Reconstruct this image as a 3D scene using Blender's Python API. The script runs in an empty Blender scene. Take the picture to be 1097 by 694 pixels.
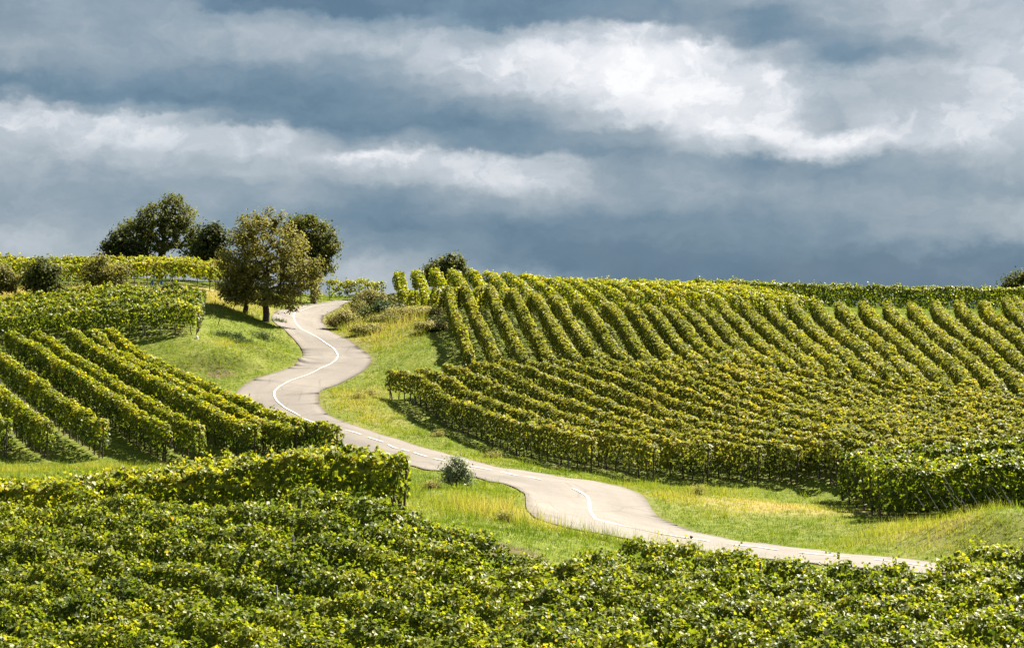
import bpy, math, random
import numpy as np
from mathutils import Vector

# ------------------------------------------------------------------ camera, world, sun, exposure
SC = bpy.context.scene
COL = SC.collection
F, CX, CY = 2100.0, 548.5, 347.0            # focal length and centre of the 1097 x 694 photograph, in pixels
cam_d = bpy.data.cameras.new('camera'); cam = bpy.data.objects.new('camera', cam_d); COL.objects.link(cam)
cam_d.sensor_width = 36.0; cam_d.lens = 36.0 * F / 1097.0
cam_d.clip_start = 0.5; cam_d.clip_end = 9000
cam.location = (0, 0, 0); cam.rotation_euler = (math.radians(90), 0, 0)
SC.camera = cam
SUN_AZ, SUN_EL = math.radians(44), math.radians(45)      # azimuth clockwise from the view direction
sun_d = bpy.data.lights.new('sun', 'SUN'); sun = bpy.data.objects.new('sun', sun_d); COL.objects.link(sun)
sun_d.energy = 5.0; sun_d.angle = math.radians(0.5); sun_d.color = (1.0, 0.91, 0.76)
sv = Vector((math.cos(SUN_EL) * math.sin(SUN_AZ), math.cos(SUN_EL) * math.cos(SUN_AZ), math.sin(SUN_EL)))
sun.rotation_euler = sv.to_track_quat('Z', 'Y').to_euler(); sun.location = (60, 60, 80)
SC.view_settings.view_transform = 'Standard'; SC.view_settings.look = 'None'
SC.view_settings.gamma = 1.0; SC.view_settings.use_curve_mapping = False
EXPO = 2.05
SC.view_settings.exposure = EXPO
SC.cycles.max_bounces = 6; SC.cycles.transmission_bounces = 4; SC.cycles.diffuse_bounces = 3
SC.cycles.transparent_max_bounces = 4; SC.cycles.use_denoising = True

def srgb(c):
    c = c / 255.0
    return c / 12.92 if c <= 0.04045 else ((c + 0.055) / 1.055) ** 2.4

class NT:
    """tiny helper for node trees"""
    def __init__(self, tree): self.t = tree
    def n(self, typ, **kw):
        nd = self.t.nodes.new(typ)
        for k, v in kw.items(): setattr(nd, k, v)
        return nd
    def set(self, sock, v):
        if isinstance(v, bpy.types.NodeSocket): self.t.links.new(v, sock)
        else: sock.default_value = v
    def m(self, op, a, b=0.0, c=0.0, clamp=False):
        nd = self.n('ShaderNodeMath', operation=op, use_clamp=clamp)
        self.set(nd.inputs[0], a); self.set(nd.inputs[1], b); self.set(nd.inputs[2], c)
        return nd.outputs[0]
    def noise(self, vec, scale, detail=4, rough=0.55, dim='3D', out=0):
        nd = self.n('ShaderNodeTexNoise', noise_dimensions=dim)
        if vec is not None: self.set(nd.inputs['Vector'], vec)
        nd.inputs['Scale'].default_value = scale; nd.inputs['Detail'].default_value = detail
        nd.inputs['Roughness'].default_value = rough
        return nd.outputs[out]
    def ramp(self, fac, stops, interp='LINEAR'):
        nd = self.n('ShaderNodeValToRGB'); cr = nd.color_ramp; cr.interpolation = interp
        while len(cr.elements) < len(stops): cr.elements.new(1.0)
        for e, (p, c) in zip(cr.elements, stops):
            e.position = p
        for e, (p, c) in zip(cr.elements, stops):
            e.color = (c[0], c[1], c[2], 1) if hasattr(c, '__len__') else (c, c, c, 1)
        self.set(nd.inputs[0], fac)
        return nd.outputs[0]
    def mix(self, fac, a, b, blend='MIX'):
        nd = self.n('ShaderNodeMix', data_type='RGBA', blend_type=blend)
        self.set(nd.inputs[0], fac)
        for s, v in ((nd.inputs[6], a), (nd.inputs[7], b)):
            if not isinstance(v, bpy.types.NodeSocket) and len(v) == 3: v = (*v, 1)
            self.set(s, v)
        return nd.outputs[2]
    def mr(self, v, a, b, c, d):
        nd = self.n('ShaderNodeMapRange')
        for i, x in enumerate((v, a, b, c, d)): self.set(nd.inputs[i], x)
        return nd.outputs[0]
    def comb(self, x, y, z=0.0):
        nd = self.n('ShaderNodeCombineXYZ')
        self.set(nd.inputs[0], x); self.set(nd.inputs[1], y); self.set(nd.inputs[2], z)
        return nd.outputs[0]
    def attr(self, name, out='Fac'):
        nd = self.n('ShaderNodeAttribute'); nd.attribute_name = name
        return nd.outputs[out]

# sky: Nishita under a storm deck of clouds, both laid out by world direction (azimuth, elevation)
W = bpy.data.worlds.new('World'); SC.world = W; W.use_nodes = True
W.node_tree.nodes.clear(); k = NT(W.node_tree)
tc = k.n('ShaderNodeTexCoord'); sp = k.n('ShaderNodeSeparateXYZ'); k.set(sp.inputs[0], tc.outputs['Generated'])
dx, dy, dz = sp.outputs
az = k.m('ARCTAN2', dx, dy)
el = k.m('ARCTANGENT', k.m('DIVIDE', dz, k.m('SQRT', k.m('ADD', k.m('MULTIPLY', dx, dx), k.m('MULTIPLY', dy, dy)))))
U = k.m('MULTIPLY', az, F / 100.0)            # about hundreds of photo pixels right of the view direction
V = k.m('MULTIPLY', el, F / 100.0)            # hundreds of photo pixels above the horizon
p0 = k.comb(k.m('MULTIPLY', U, 0.55), V, 0.0)
nA = k.n('ShaderNodeTexNoise'); k.set(nA.inputs['Vector'], p0); nA.inputs['Scale'].default_value = 1.1
nA.inputs['Detail'].default_value = 7; nA.inputs['Roughness'].default_value = 0.62
sA = k.n('ShaderNodeSeparateColor'); k.set(sA.inputs[0], nA.outputs['Color'])
nB = k.n('ShaderNodeTexNoise'); k.set(nB.inputs['Vector'], k.comb(k.m('MULTIPLY', U, 0.8), V, 5.0)); nB.inputs['Scale'].default_value = 4.2
nB.inputs['Detail'].default_value = 6; nB.inputs['Roughness'].default_value = 0.58
sB = k.n('ShaderNodeSeparateColor'); k.set(sB.inputs[0], nB.outputs['Color'])
U2 = k.m('ADD', U, k.m('ADD', k.m('MULTIPLY', k.m('SUBTRACT', sA.outputs[0], 0.5), 0.9), k.m('MULTIPLY', k.m('SUBTRACT', sB.outputs[0], 0.5), 0.35)))
V2 = k.m('ADD', V, k.m('ADD', k.m('MULTIPLY', k.m('SUBTRACT', sA.outputs[1], 0.5), 0.5), k.m('MULTIPLY', k.m('SUBTRACT', sB.outputs[1], 0.5), 0.26)))
SKYCOLS = [   # photo column: (photo row, brightness) of the cloud deck
 (0,   [(0,136),(20,141),(40,137),(60,150),(80,148),(98,119),(108,138),(116,186),(135,207),(160,182),(185,162),(210,150),(235,160),(262,182),(300,186)]),
 (137, [(0,146),(20,150),(45,156),(65,150),(85,134),(108,117),(118,150),(126,207),(148,209),(170,182),(195,160),(225,146),(260,158),(300,166)]),
 (274, [(0,95),(10,105),(22,150),(38,168),(55,152),(75,125),(115,111),(130,125),(142,205),(158,205),(178,172),(205,152),(235,144),(300,150)]),
 (411, [(0,99),(14,105),(28,150),(46,186),(66,164),(100,125),(138,109),(156,150),(168,215),(186,184),(206,136),(242,113),(268,136),(288,172),(310,176)]),
 (548, [(0,111),(28,117),(38,170),(58,227),(90,207),(114,152),(142,117),(160,127),(174,209),(192,209),(215,156),(252,106),(282,112),(298,150)]),
 (685, [(0,119),(22,134),(36,215),(66,248),(106,237),(128,209),(143,148),(163,123),(186,148),(205,150),(240,120),(275,101),(300,100)]),
 (760, [(0,150),(14,138),(36,160),(50,235),(92,243),(130,239),(155,190),(172,140),(206,152),(254,112),(298,96)]),
 (822, [(0,148),(18,121),(44,123),(62,172),(80,223),(112,225),(140,243),(160,188),(174,123),(205,150),(258,116),(298,96)]),
 (890, [(0,166),(20,168),(46,140),(66,125),(84,164),(112,166),(136,170),(150,235),(162,205),(178,125),(206,150),(250,126),(298,97)]),
 (960, [(0,186),(20,188),(38,180),(60,150),(80,174),(112,182),(140,211),(156,221),(175,150),(195,140),(222,152),(250,150),(278,102),(300,99)]),
 (1097,[(0,182),(38,186),(60,205),(112,215),(145,211),(168,192),(188,162),(210,146),(232,164),(256,152),(274,108),(300,102)]),
]
fV = k.m('DIVIDE', V2, 3.47)
prev = None
for i, (pxc, st) in enumerate(SKYCOLS):
    stops = sorted([((CY - y) / CY, v / 255.0) for y, v in st])
    g = k.ramp(fV, stops, 'EASE')
    if prev is None: prev = g
    else:
        a = (SKYCOLS[i - 1][0] - CX) / 100.0; b = (pxc - CX) / 100.0
        f = k.n('ShaderNodeMapRange', interpolation_type='SMOOTHSTEP')
        k.set(f.inputs[0], U2); f.inputs[1].default_value = a; f.inputs[2].default_value = b
        prev = k.mix(f.outputs[0], prev, g)
# free clouds where the photograph does not reach (higher up, round the back)
free = k.mr(k.noise(k.comb(U, k.m('MULTIPLY', V, 1.9), 3.0), 0.28, 6, 0.6), 0.3, 0.72, 0.36, 0.88)
aU = k.m('ABSOLUTE', U)
out = k.m('MAXIMUM', k.mr(V, 3.3, 5.0, 0.0, 1.0), k.mr(aU, 5.8, 8.0, 0.0, 1.0))
base = k.mix(out, prev, free)
det = k.noise(k.comb(k.m('MULTIPLY', U2, 0.5), V2, 7.0), 2.6, 8, 0.62)
det2 = k.noise(k.comb(k.m('MULTIPLY', U, 0.7), V, 11.0), 0.9, 4, 0.5)
bil = k.mr(k.noise(k.comb(k.m('MULTIPLY', U2, 0.75), V2, 23.0), 2.3, 8, 0.6), 0.455, 0.555, -0.5, 0.5)
bilm = k.mr(base, 0.55, 0.82, 0.006, 0.075)
base = k.m('ADD', base, k.m('MULTIPLY', bil, bilm))
lum = k.m('ADD', base, k.m('ADD', k.m('MULTIPLY', k.m('SUBTRACT', det, 0.5), 0.24), k.m('MULTIPLY', k.m('SUBTRACT', det2, 0.5), 0.12)), clamp=True)
gain = 1.0 / (0.1 * 2 ** EXPO)
def sk(r, g, b): return (srgb(r) * gain, srgb(g) * gain, srgb(b) * gain)
ccol = k.ramp(lum, [(0.0, sk(60, 86, 110)), (0.40, sk(92, 121, 145)), (0.49, sk(115, 140, 160)), (0.59, sk(144, 161, 175)), (0.69, sk(173, 184, 194)),
                    (0.79, sk(197, 204, 213)), (0.94, sk(240, 241, 245)), (1.0, sk(252, 252, 253))])
nish = k.n('ShaderNodeTexSky', sky_type='NISHITA', sun_disc=False)
nish.sun_elevation = SUN_EL; nish.sun_rotation = SUN_AZ
cover = k.mr(det2, 0.2, 0.8, 0.975, 1.0)
skyc = k.mix(cover, nish.outputs[0], ccol)
bg = k.n('ShaderNodeBackground'); k.set(bg.inputs[0], skyc); bg.inputs[1].default_value = 0.1
wo = k.n('ShaderNodeOutputWorld'); W.node_tree.links.new(bg.outputs[0], wo.inputs[0])

# ------------------------------------------------------------------ terrain
def P(px, py, Y): return ((px - CX) / F * Y, Y, -(py - CY) / F * Y)
ROADC = [(375,323,184),(352,328,178),(330,335,171),(322,350,160),(350,368,150),(361,384,143),(334,401,135),(297,419,128),(300,436,122),(322,449,117),
         (370,464,111),(440,486,102),(500,499.5,95),(560,513,89),(610,525,85),(632,545,80),(660,563,76),(740,577,73),(850,593,70),(1011,610,67),(1150,622,65)]
CTRL = [P(*c) for c in ROADC]
CTRL += [P(*c) for c in [
 (417,428,127),(480,458,117),(555,488,106),(633,506,98),(712,517,95),(800,520,93),(890,520,92),(1097,508,92),
 (504,405,133),(592,411,129),(650,413,126),(704,417,123),(819,420,118),(907,431,116),(1097,449,114),
 (715,424,118.5),(495,420,125.5),(600,423,121.5),
 (478,345,165),(566,344,167),(700,350,166),(850,355,165),(1097,355,165),(445,335,160),(496,333,164),(600,331,173),(700,329,177),
 (426,314,180),(470,310,181),(600,319,185),(740,322,187),(900,329,190),(1097,331,190),
 (410,318,176),(400,350,158),(420,390,138),(450,380,140),(390,440,119),(375,420,126),(430,340,158),
 (200,357,140),(150,362,139),(240,395,133),(212,366,138),(285,345,158),(230,342,150),(290,375,146),(262,336,157),
 (130,318,158),(130,309,166),(20,318,157),(20,309,166),(222,309,166),(320,318,180),
 (60,493,108),(178,495,107),(275,494,107),(362,492,103.5),(300,500,100),(60,505,98),(400,495,100),
 (440,551,60),(500,523,80),(610,556,69),(500,550,68),(450,560,61),(545,530,77),(720,590,66),(690,580,69),
 (840,545,84),(780,533,88),(945,556,81),(900,536,90),(1097,551,81),(1097,546,72.6),(1050,551,72.6),(1012,560,72.8),(975,575,73.2),(1050,599,69.6),(1097,600,69.4),(985,592,70.5),(1050,556,77),(1097,554,77),(920,575,76),
 (760,560,80),(540,500,97),(620,515,92),(700,524,89)]]
CTRL += [(-22.2,112.8,-6.6),(-26.65,120.5,-5.1),(-31.3,128.6,-3.4),(-34.4,134,-2.6),(-13.9,111.5,-6.75),(-18.3,119.4,-5.55),(-11.6,107.6,-7.1),(-25,133,-3.2),
 (-27.9,108,-7.5),(-38,120,-5.4),(-42,134,-2.8),(-36,138.5,-1.5),(-40,149,0.1),(-24,149,0.45),(-43,175,3.9),(-25,174,3.3),(-60,170,3.6),
 (-18.3,70,-7.75),(-12,72,-7.3),(-4.5,67,-6.3),(-15,60,-7.0),(-22,85,-7.5),(-10,85,-7.2),(-40,95,-7.6),
 (13,50,-8.0),(0.3,52,-7.8),(3.9,54,-7.85),(-2.9,52,-7.15),(-9.1,55,-7.0),(-15,57,-7.1),(0,40,-8.5),(-12,40,-8.4),(12,40,-8.5),(-30,50,-7.8),(26,50,-8.4),
 (0,26,-8.2),(-30,26,-8.2),(30,26,-8.2),(30,75,-7.9),(45,85,-7.6),(45,110,-5.5),(50,165,0.3),(55,190,1.4),(-75,110,-7),(-75,150,0),(-70,60,-8),(75,60,-8),(75,120,-5),(80,190,1),
 (0,225,1.2),(-40,225,2.2),(45,225,0.3),(-80,225,2),(90,225,0),(0,260,-2),(-80,260,-1),(90,260,-2)]
CTRL = np.array(CTRL, float)
def _tps(pts, vals, lam):
    S = 50.0
    x = pts / S; n = len(x)
    d2 = ((x[:, None] - x[None]) ** 2).sum(-1)
    K = np.where(d2 > 0, 0.5 * d2 * np.log(d2 + 1e-12), 0.0) + lam * np.eye(n)
    Pm = np.c_[np.ones(n), x]
    A = np.zeros((n + 3, n + 3)); A[:n, :n] = K; A[:n, n:] = Pm; A[n:, :n] = Pm.T
    w = np.linalg.solve(A, np.r_[vals, 0, 0, 0])
    def f(X, Y):
        X = np.asarray(X, float); Y = np.asarray(Y, float); shp = X.shape
        q = np.c_[X.ravel(), Y.ravel()] / S
        r = np.empty(len(q))
        for i in range(0, len(q), 20000):
            c = q[i:i + 20000]
            e2 = ((c[:, None] - x[None]) ** 2).sum(-1)
            r[i:i + 20000] = (0.5 * e2 * np.log(e2 + 1e-12)) @ w[:n] + w[n] + c @ w[n + 1:]
        return r.reshape(shp)
    return f
_base = _tps(CTRL[:, :2], CTRL[:, 2], 0.0006)
def sm(x, a, b):
    t = np.clip((np.asarray(x, float) - a) / (b - a), 0, 1); return t * t * (3 - 2 * t)
def H(X, Y):
    X = np.asarray(X, float); Y = np.asarray(Y, float)
    h = _base(np.clip(X, -75, 85), np.clip(Y, 26, 250))
    h = h + 0.05 * np.sin(X * 0.9 + 1.3 * np.sin(Y * 0.5)) * np.sin(Y * 0.8 + 0.7) + 0.03 * np.sin(X * 2.3 + Y * 1.1) * np.sin(Y * 1.9 - X * 0.6)
    # small eroded scarp in the left bank
    bx, by = -19.6, 134.5
    u = (X - bx) * 0.8 + (Y - by) * 0.6; v = -(X - bx) * 0.6 + (Y - by) * 0.8
    h = h + np.exp(-(u / 3.6) ** 2) * (0.9 * np.tanh(v * 1.5) * np.exp(-(v / 2.2) ** 2))
    u2 = (X + 17.0) * 0.8 + (Y - 138.5) * 0.6; v2 = -(X + 17.0) * 0.6 + (Y - 138.5) * 0.8
    h = h + np.exp(-(u2 / 3.0) ** 2) * (0.75 * np.tanh(v2 * 1.5) * np.exp(-(v2 / 1.8) ** 2))
    wfar = np.maximum(sm(Y, 215, 330), sm(np.abs(X), 110, 300))
    h = h * (1 - wfar) + wfar * (-16.0)
    wn = 1 - sm(Y, 3, 32)                                   # the bank the photographer stands on
    h = h * (1 - wn) + wn * (-1.75 - 3.0 * sm(-Y, 10, 120))
    return h
_T = np.arange(34, 215, 0.2)
def hit(px, py, near=None):
    """point where the sight line through a photo pixel meets the terrain"""
    X = (px - CX) / F * _T; Z = -(py - CY) / F * _T
    d = H(X, _T) - Z
    i = np.where((d[:-1] < 0) & (d[1:] >= 0))[0]
    if len(i) == 0:
        j = int(np.argmin(np.abs(d) + (0 if near is None else 0.02 * np.abs(_T - near))))
        return np.array([X[j], _T[j]])
    j = i[0] if near is None else i[np.argmin(np.abs(_T[i] - near))]
    t = _T[j] - d[j] * 0.2 / (d[j + 1] - d[j])
    return np.array([(px - CX) / F * t, t])
def spline(pts, step):
    """Catmull-Rom through plan points, resampled at an even step"""
    p = np.asarray(pts, float)
    if len(p) > 2:
        q = np.vstack([2 * p[0] - p[1], p, 2 * p[-1] - p[-2]]); o = []
        for i in range(1, len(q) - 2):
            t = np.linspace(0, 1, 24, endpoint=False)[:, None]
            a, b, c, d = q[i - 1], q[i], q[i + 1], q[i + 2]
            o.append(0.5 * (2 * b + (c - a) * t + (2 * a - 5 * b + 4 * c - d) * t ** 2 + (3 * b - a - 3 * c + d) * t ** 3))
        p = np.vstack(o + [p[-1:]])
    s = np.r_[0, np.cumsum(np.linalg.norm(np.diff(p, axis=0), axis=1))]
    m = max(2, int(round(s[-1] / step)) + 1); t = np.linspace(0, s[-1], m)
    return np.c_[[np.interp(t, s, p[:, j]) for j in range(p.shape[1])]].T

# ------------------------------------------------------------------ helpers
R = np.random.default_rng(11)
def wob(p, seed, scale):
    """cheap smooth noise, about -1..1, on (n, k) points"""
    g = np.random.default_rng(seed); p = np.atleast_2d(p) / scale; o = 0
    for i in range(5):
        kk = g.normal(0, 1.0, p.shape[1]) * (0.8 + 0.5 * i)
        o = o + np.sin(p @ kk * 2.2 + g.uniform(0, 6.28)) / (1 + 0.25 * i)
    return o / 2.6
class Geo:
    """collects triangles and quads, linked as ONE mesh object"""
    def __init__(self): self.v = []; self.f = []; self.t = []; self.n = 0
    def add(self, v, f, tint=None):
        v = np.asarray(v, float).reshape(-1, 3); f = np.asarray(f, int)
        self.v.append(v); self.f.append(f + self.n); self.n += len(v)
        self.t.append(np.full(len(f), 0.5) if tint is None else np.broadcast_to(np.asarray(tint, float), (len(f),)))
    def tube(self, path, rad, sides=6, cap=True, tint=None):
        path = np.asarray(path, float); m = len(path); rad = np.broadcast_to(rad, (m,))
        d = np.gradient(path, axis=0); d /= np.linalg.norm(d, axis=1)[:, None] + 1e-9
        ref = np.array([0.31, 0.95, 0.05]) if abs(d[0] @ np.array([0.31, 0.95, 0.05])) < 0.9 else np.array([1.0, 0, 0])
        a = np.cross(d, ref); a /= np.linalg.norm(a, axis=1)[:, None]; b = np.cross(d, a)
        th = np.linspace(0, 2 * math.pi, sides, endpoint=False)
        v = path[:, None] + rad[:, None, None] * (np.cos(th)[None, :, None] * a[:, None] + np.sin(th)[None, :, None] * b[:, None])
        i = np.arange(m - 1)[:, None] * sides; j = np.arange(sides)[None]; j2 = (j + 1) % sides
        q = np.stack([i + j, i + j2, i + sides + j2, i + sides + j], -1).reshape(-1, 4)
        self.add(v.reshape(-1, 3), q, tint)
        if cap:
            top = np.vstack([v[-1], path[-1] + d[-1] * rad[-1] * 0.3]); n = np.arange(sides)
            self.add(top, np.c_[n, (n + 1) % sides, np.full(sides, sides)], tint)
    def mesh(self, name, mat, smooth=False):
        me = bpy.data.meshes.new(name)
        v = np.vstack(self.v); me.vertices.add(len(v)); me.vertices.foreach_set('co', v.astype(np.float32).ravel())
        tot = np.concatenate([np.full(len(f), f.shape[1]) for f in self.f])
        loops = np.concatenate([f.ravel() for f in self.f])
        me.loops.add(len(loops)); me.loops.foreach_set('vertex_index', loops.astype(np.int32))
        me.polygons.add(len(tot)); st = np.r_[0, np.cumsum(tot)[:-1]]
        me.polygons.foreach_set('loop_start', st.astype(np.int32))
        if smooth: me.polygons.foreach_set('use_smooth', np.ones(len(tot), bool))
        at = me.attributes.new('tint', 'FLOAT', 'FACE'); at.data.foreach_set('value', np.concatenate(self.t).astype(np.float32))
        me.update(calc_edges=True); me.validate()
        if mat: me.materials.append(mat)
        return me
def link(name, me, parent=None, loc=(0, 0, 0)):
    o = bpy.data.objects.new(name, me); COL.objects.link(o); o.location = loc
    if parent is not None: o.parent = parent
    return o
def tag(o, label=None, cat=None, group=None, kind=None):
    for a, b in (('label', label), ('category', cat), ('group', group), ('kind', kind)):
        if b: o[a] = b
    return o
def thing(name, loc, label, cat, group=None):
    return tag(link(name, None, None, loc), label, cat, group)
ORD = ['', 'first', 'second', 'third', 'fourth', 'fifth', 'sixth', 'seventh', 'eighth', 'ninth', 'tenth', 'eleventh', 'twelfth', 'thirteenth', 'fourteenth',
       'fifteenth', 'sixteenth', 'seventeenth', 'eighteenth', 'nineteenth', 'twentieth', 'twenty-first', 'twenty-second', 'twenty-third', 'twenty-fourth', 'twenty-fifth', 'twenty-sixth', 'twenty-seventh', 'twenty-eighth', 'twenty-ninth']
ORD += ['thirt' + ('ieth' if q == 0 else 'y-' + ORD[q]) for q in range(10)]

# ------------------------------------------------------------------ materials
def mat(name):
    m = bpy.data.materials.new(name); m.use_nodes = True; m.node_tree.nodes.clear()
    kk = NT(m.node_tree); o = kk.n('ShaderNodeOutputMaterial')
    return m, kk, o
K = 0.74       # foliage base colours sit in the real range; the exposure does the rest
def leaf_mat(name, stops, trans, tw=0.42, rough=0.42, spec=0.5):
    m, kk, o = mat(name)
    t = kk.attr('tint')
    c = kk.ramp(t, [(q, tuple(x * K for x in cc)) for q, cc in stops])
    tcol = kk.mix(1.0, c, trans, 'MULTIPLY')
    b = kk.n('ShaderNodeBsdfPrincipled'); kk.set(b.inputs['Base Color'], c); b.inputs['Roughness'].default_value = rough
    b.inputs['Specular IOR Level'].default_value = spec
    tr = kk.n('ShaderNodeBsdfTranslucent'); kk.set(tr.inputs[0], tcol)
    mx = kk.n('ShaderNodeMixShader'); mx.inputs[0].default_value = tw
    m.node_tree.links.new(b.outputs[0], mx.inputs[1]); m.node_tree.links.new(tr.outputs[0], mx.inputs[2])
    m.node_tree.links.new(mx.outputs[0], o.inputs[0])
    return m
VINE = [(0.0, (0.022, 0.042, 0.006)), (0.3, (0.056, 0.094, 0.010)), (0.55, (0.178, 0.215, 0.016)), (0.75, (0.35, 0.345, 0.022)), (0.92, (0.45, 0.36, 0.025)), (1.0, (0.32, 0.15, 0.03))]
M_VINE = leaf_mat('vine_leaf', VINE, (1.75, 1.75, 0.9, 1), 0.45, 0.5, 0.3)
M_VINE_OLD = leaf_mat('turning_vine_leaf', [(0.0, (0.022, 0.034, 0.010)), (0.3, (0.068, 0.096, 0.018)), (0.55, (0.160, 0.188, 0.028)), (0.75, (0.29, 0.295, 0.036)), (0.92, (0.40, 0.36, 0.04)), (1.0, (0.22, 0.14, 0.04))], (1.6, 1.55, 0.9, 1), 0.42, 0.6, 0.25)
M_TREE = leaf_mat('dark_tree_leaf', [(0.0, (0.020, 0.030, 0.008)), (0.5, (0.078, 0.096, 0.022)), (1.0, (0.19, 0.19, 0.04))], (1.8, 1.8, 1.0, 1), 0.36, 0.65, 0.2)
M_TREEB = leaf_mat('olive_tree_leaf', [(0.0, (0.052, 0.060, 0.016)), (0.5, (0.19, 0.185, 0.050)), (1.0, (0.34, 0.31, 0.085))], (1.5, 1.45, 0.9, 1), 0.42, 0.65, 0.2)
M_SHRUB = leaf_mat('shrub_leaf', [(0.0, (0.025, 0.045, 0.02)), (0.5, (0.075, 0.11, 0.04)), (1.0, (0.2, 0.23, 0.08))], (1.6, 1.7, 1.0, 1), 0.36, 0.6, 0.25)
M_PALE = leaf_mat('pale_bush_leaf', [(0.0, (0.07, 0.09, 0.05)), (0.5, (0.19, 0.23, 0.13)), (1.0, (0.36, 0.40, 0.25))], (1.3, 1.35, 1.0, 1), 0.38, 0.5, 0.3)
M_SCRUB = leaf_mat('dry_scrub', [(0.0, (0.075, 0.095, 0.025)), (0.5, (0.225, 0.23, 0.07)), (1.0, (0.48, 0.42, 0.19))], (1.4, 1.4, 1.0, 1), 0.35, 0.7, 0.1)
M_GRASS = leaf_mat('grass_blade', [(0.0, (0.055, 0.10, 0.010)), (0.35, (0.145, 0.22, 0.018)), (0.6, (0.27, 0.30, 0.034)), (0.8, (0.40, 0.36, 0.075)), (1.0, (0.50, 0.40, 0.18))], (1.5, 1.5, 0.9, 1), 0.42, 0.6, 0.15)
def bark_mat(name, c0, c1, sc):
    m, kk, o = mat(name)
    tcn = kk.n('ShaderNodeTexCoord')
    n = kk.noise(tcn.outputs['Object'], sc, 5, 0.6)
    c = kk.ramp(n, [(0.3, c0), (0.7, c1)])
    b = kk.n('ShaderNodeBsdfPrincipled'); kk.set(b.inputs['Base Color'], c); b.inputs['Roughness'].default_value = 0.9
    bp = kk.n('ShaderNodeBump'); bp.inputs['Strength'].default_value = 0.6; kk.set(bp.inputs['Height'], n); kk.set(b.inputs['Normal'], bp.outputs[0])
    m.node_tree.links.new(b.outputs[0], o.inputs[0]); return m
M_BARK = bark_mat('tree_bark', (0.022, 0.018, 0.014), (0.075, 0.06, 0.048), 14)
M_STEM = bark_mat('vine_bark', (0.03, 0.022, 0.016), (0.10, 0.075, 0.055), 30)
M_POST = bark_mat('weathered_post', (0.13, 0.13, 0.125), (0.26, 0.255, 0.245), 12)
M_STAKE = bark_mat('pale_stake', (0.28, 0.26, 0.24), (0.50, 0.47, 0.43), 12)
M_BLUE = bark_mat('blue_plastic', (0.02, 0.13, 0.34), (0.03, 0.18, 0.42), 5)
M_WHITE = bark_mat('white_plastic', (0.68, 0.68, 0.66), (0.8, 0.8, 0.78), 5)

# ground: grass with dry patches, bare soil strips under the vines
mg, kk, o = mat('ground')
tcn = kk.n('ShaderNodeTexCoord'); pos = tcn.outputs['Object']
n1 = kk.noise(pos, 0.35, 6, 0.6); n2 = kk.noise(pos, 3.5, 5, 0.65); n3 = kk.noise(pos, 0.12, 3, 0.5)
g = kk.ramp(n2, [(0.25, (0.04, 0.06, 0.008)), (0.5, (0.095, 0.122, 0.014)), (0.75, (0.165, 0.175, 0.025))])
dryc = kk.ramp(n2, [(0.25, (0.10, 0.095, 0.03)), (0.5, (0.20, 0.175, 0.06)), (0.8, (0.31, 0.25, 0.12))])
dfac = kk.m('ADD', kk.attr('dry'), kk.m('MULTIPLY', kk.m('SUBTRACT', n1, 0.5), 0.9), clamp=True)
c = kk.mix(kk.mr(dfac, 0.3, 0.75, 0.0, 1.0), g, dryc)
soil = kk.ramp(n2, [(0.25, (0.045, 0.032, 0.022)), (0.6, (0.12, 0.085, 0.058)), (0.85, (0.20, 0.15, 0.10))])
sfac = kk.m('ADD', kk.attr('soil'), kk.m('MULTIPLY', kk.m('SUBTRACT', n2, 0.5), 0.8), clamp=True)
c = kk.mix(kk.mr(sfac, 0.4, 0.65, 0.0, 0.9), c, soil)
b = kk.n('ShaderNodeBsdfPrincipled'); kk.set(b.inputs['Base Color'], c); b.inputs['Roughness'].default_value = 0.95; b.inputs['Specular IOR Level'].default_value = 0.1
bp = kk.n('ShaderNodeBump'); bp.inputs['Strength'].default_value = 0.5; bp.inputs['Distance'].default_value = 0.12; kk.set(bp.inputs['Height'], n2); kk.set(b.inputs['Normal'], bp.outputs[0])
mg.node_tree.links.new(b.outputs[0], o.inputs[0]); M_GROUND = mg

mr_, kk, o = mat('old_asphalt')
uvn = kk.n('ShaderNodeUVMap'); sx = kk.n('ShaderNodeSeparateXYZ'); kk.set(sx.inputs[0], uvn.outputs[0])
tcn = kk.n('ShaderNodeTexCoord'); pos = tcn.outputs['Object']
n1 = kk.noise(pos, 0.5, 5, 0.6); n2 = kk.noise(pos, 14, 4, 0.7); n3 = kk.noise(kk.comb(kk.m('MULTIPLY', sx.outputs[0], 7.0), kk.m('MULTIPLY', sx.outputs[1], 0.12)), 1.0, 4, 0.6)
c = kk.ramp(kk.m('ADD', kk.m('MULTIPLY', n1, 0.5), kk.m('MULTIPLY', n3, 0.5)), [(0.3, (0.098, 0.088, 0.079)), (0.5, (0.130, 0.116, 0.103)), (0.7, (0.162, 0.145, 0.128))])
c = kk.mix(0.25, c, kk.ramp(n2, [(0.3, (0.09, 0.078, 0.07)), (0.7, (0.28, 0.25, 0.22))]))
edge = kk.m('ABSOLUTE', kk.m('SUBTRACT', sx.outputs[0], 0.5))
ef = kk.mr(kk.m('ADD', edge, kk.m('MULTIPLY', kk.m('SUBTRACT', kk.noise(pos, 2.2, 5, 0.7), 0.5), 0.09)), 0.44, 0.5, 0.0, 0.8)
trk = kk.m('MULTIPLY', kk.mr(kk.m('ABSOLUTE', kk.m('SUBTRACT', edge, 0.24)), 0.0, 0.11, 1.0, 0.0), kk.mr(n1, 0.35, 0.65, 0.2, 1.0))
c = kk.mix(kk.m('MULTIPLY', trk, 0.28), c, (0.085, 0.078, 0.072))
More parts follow.
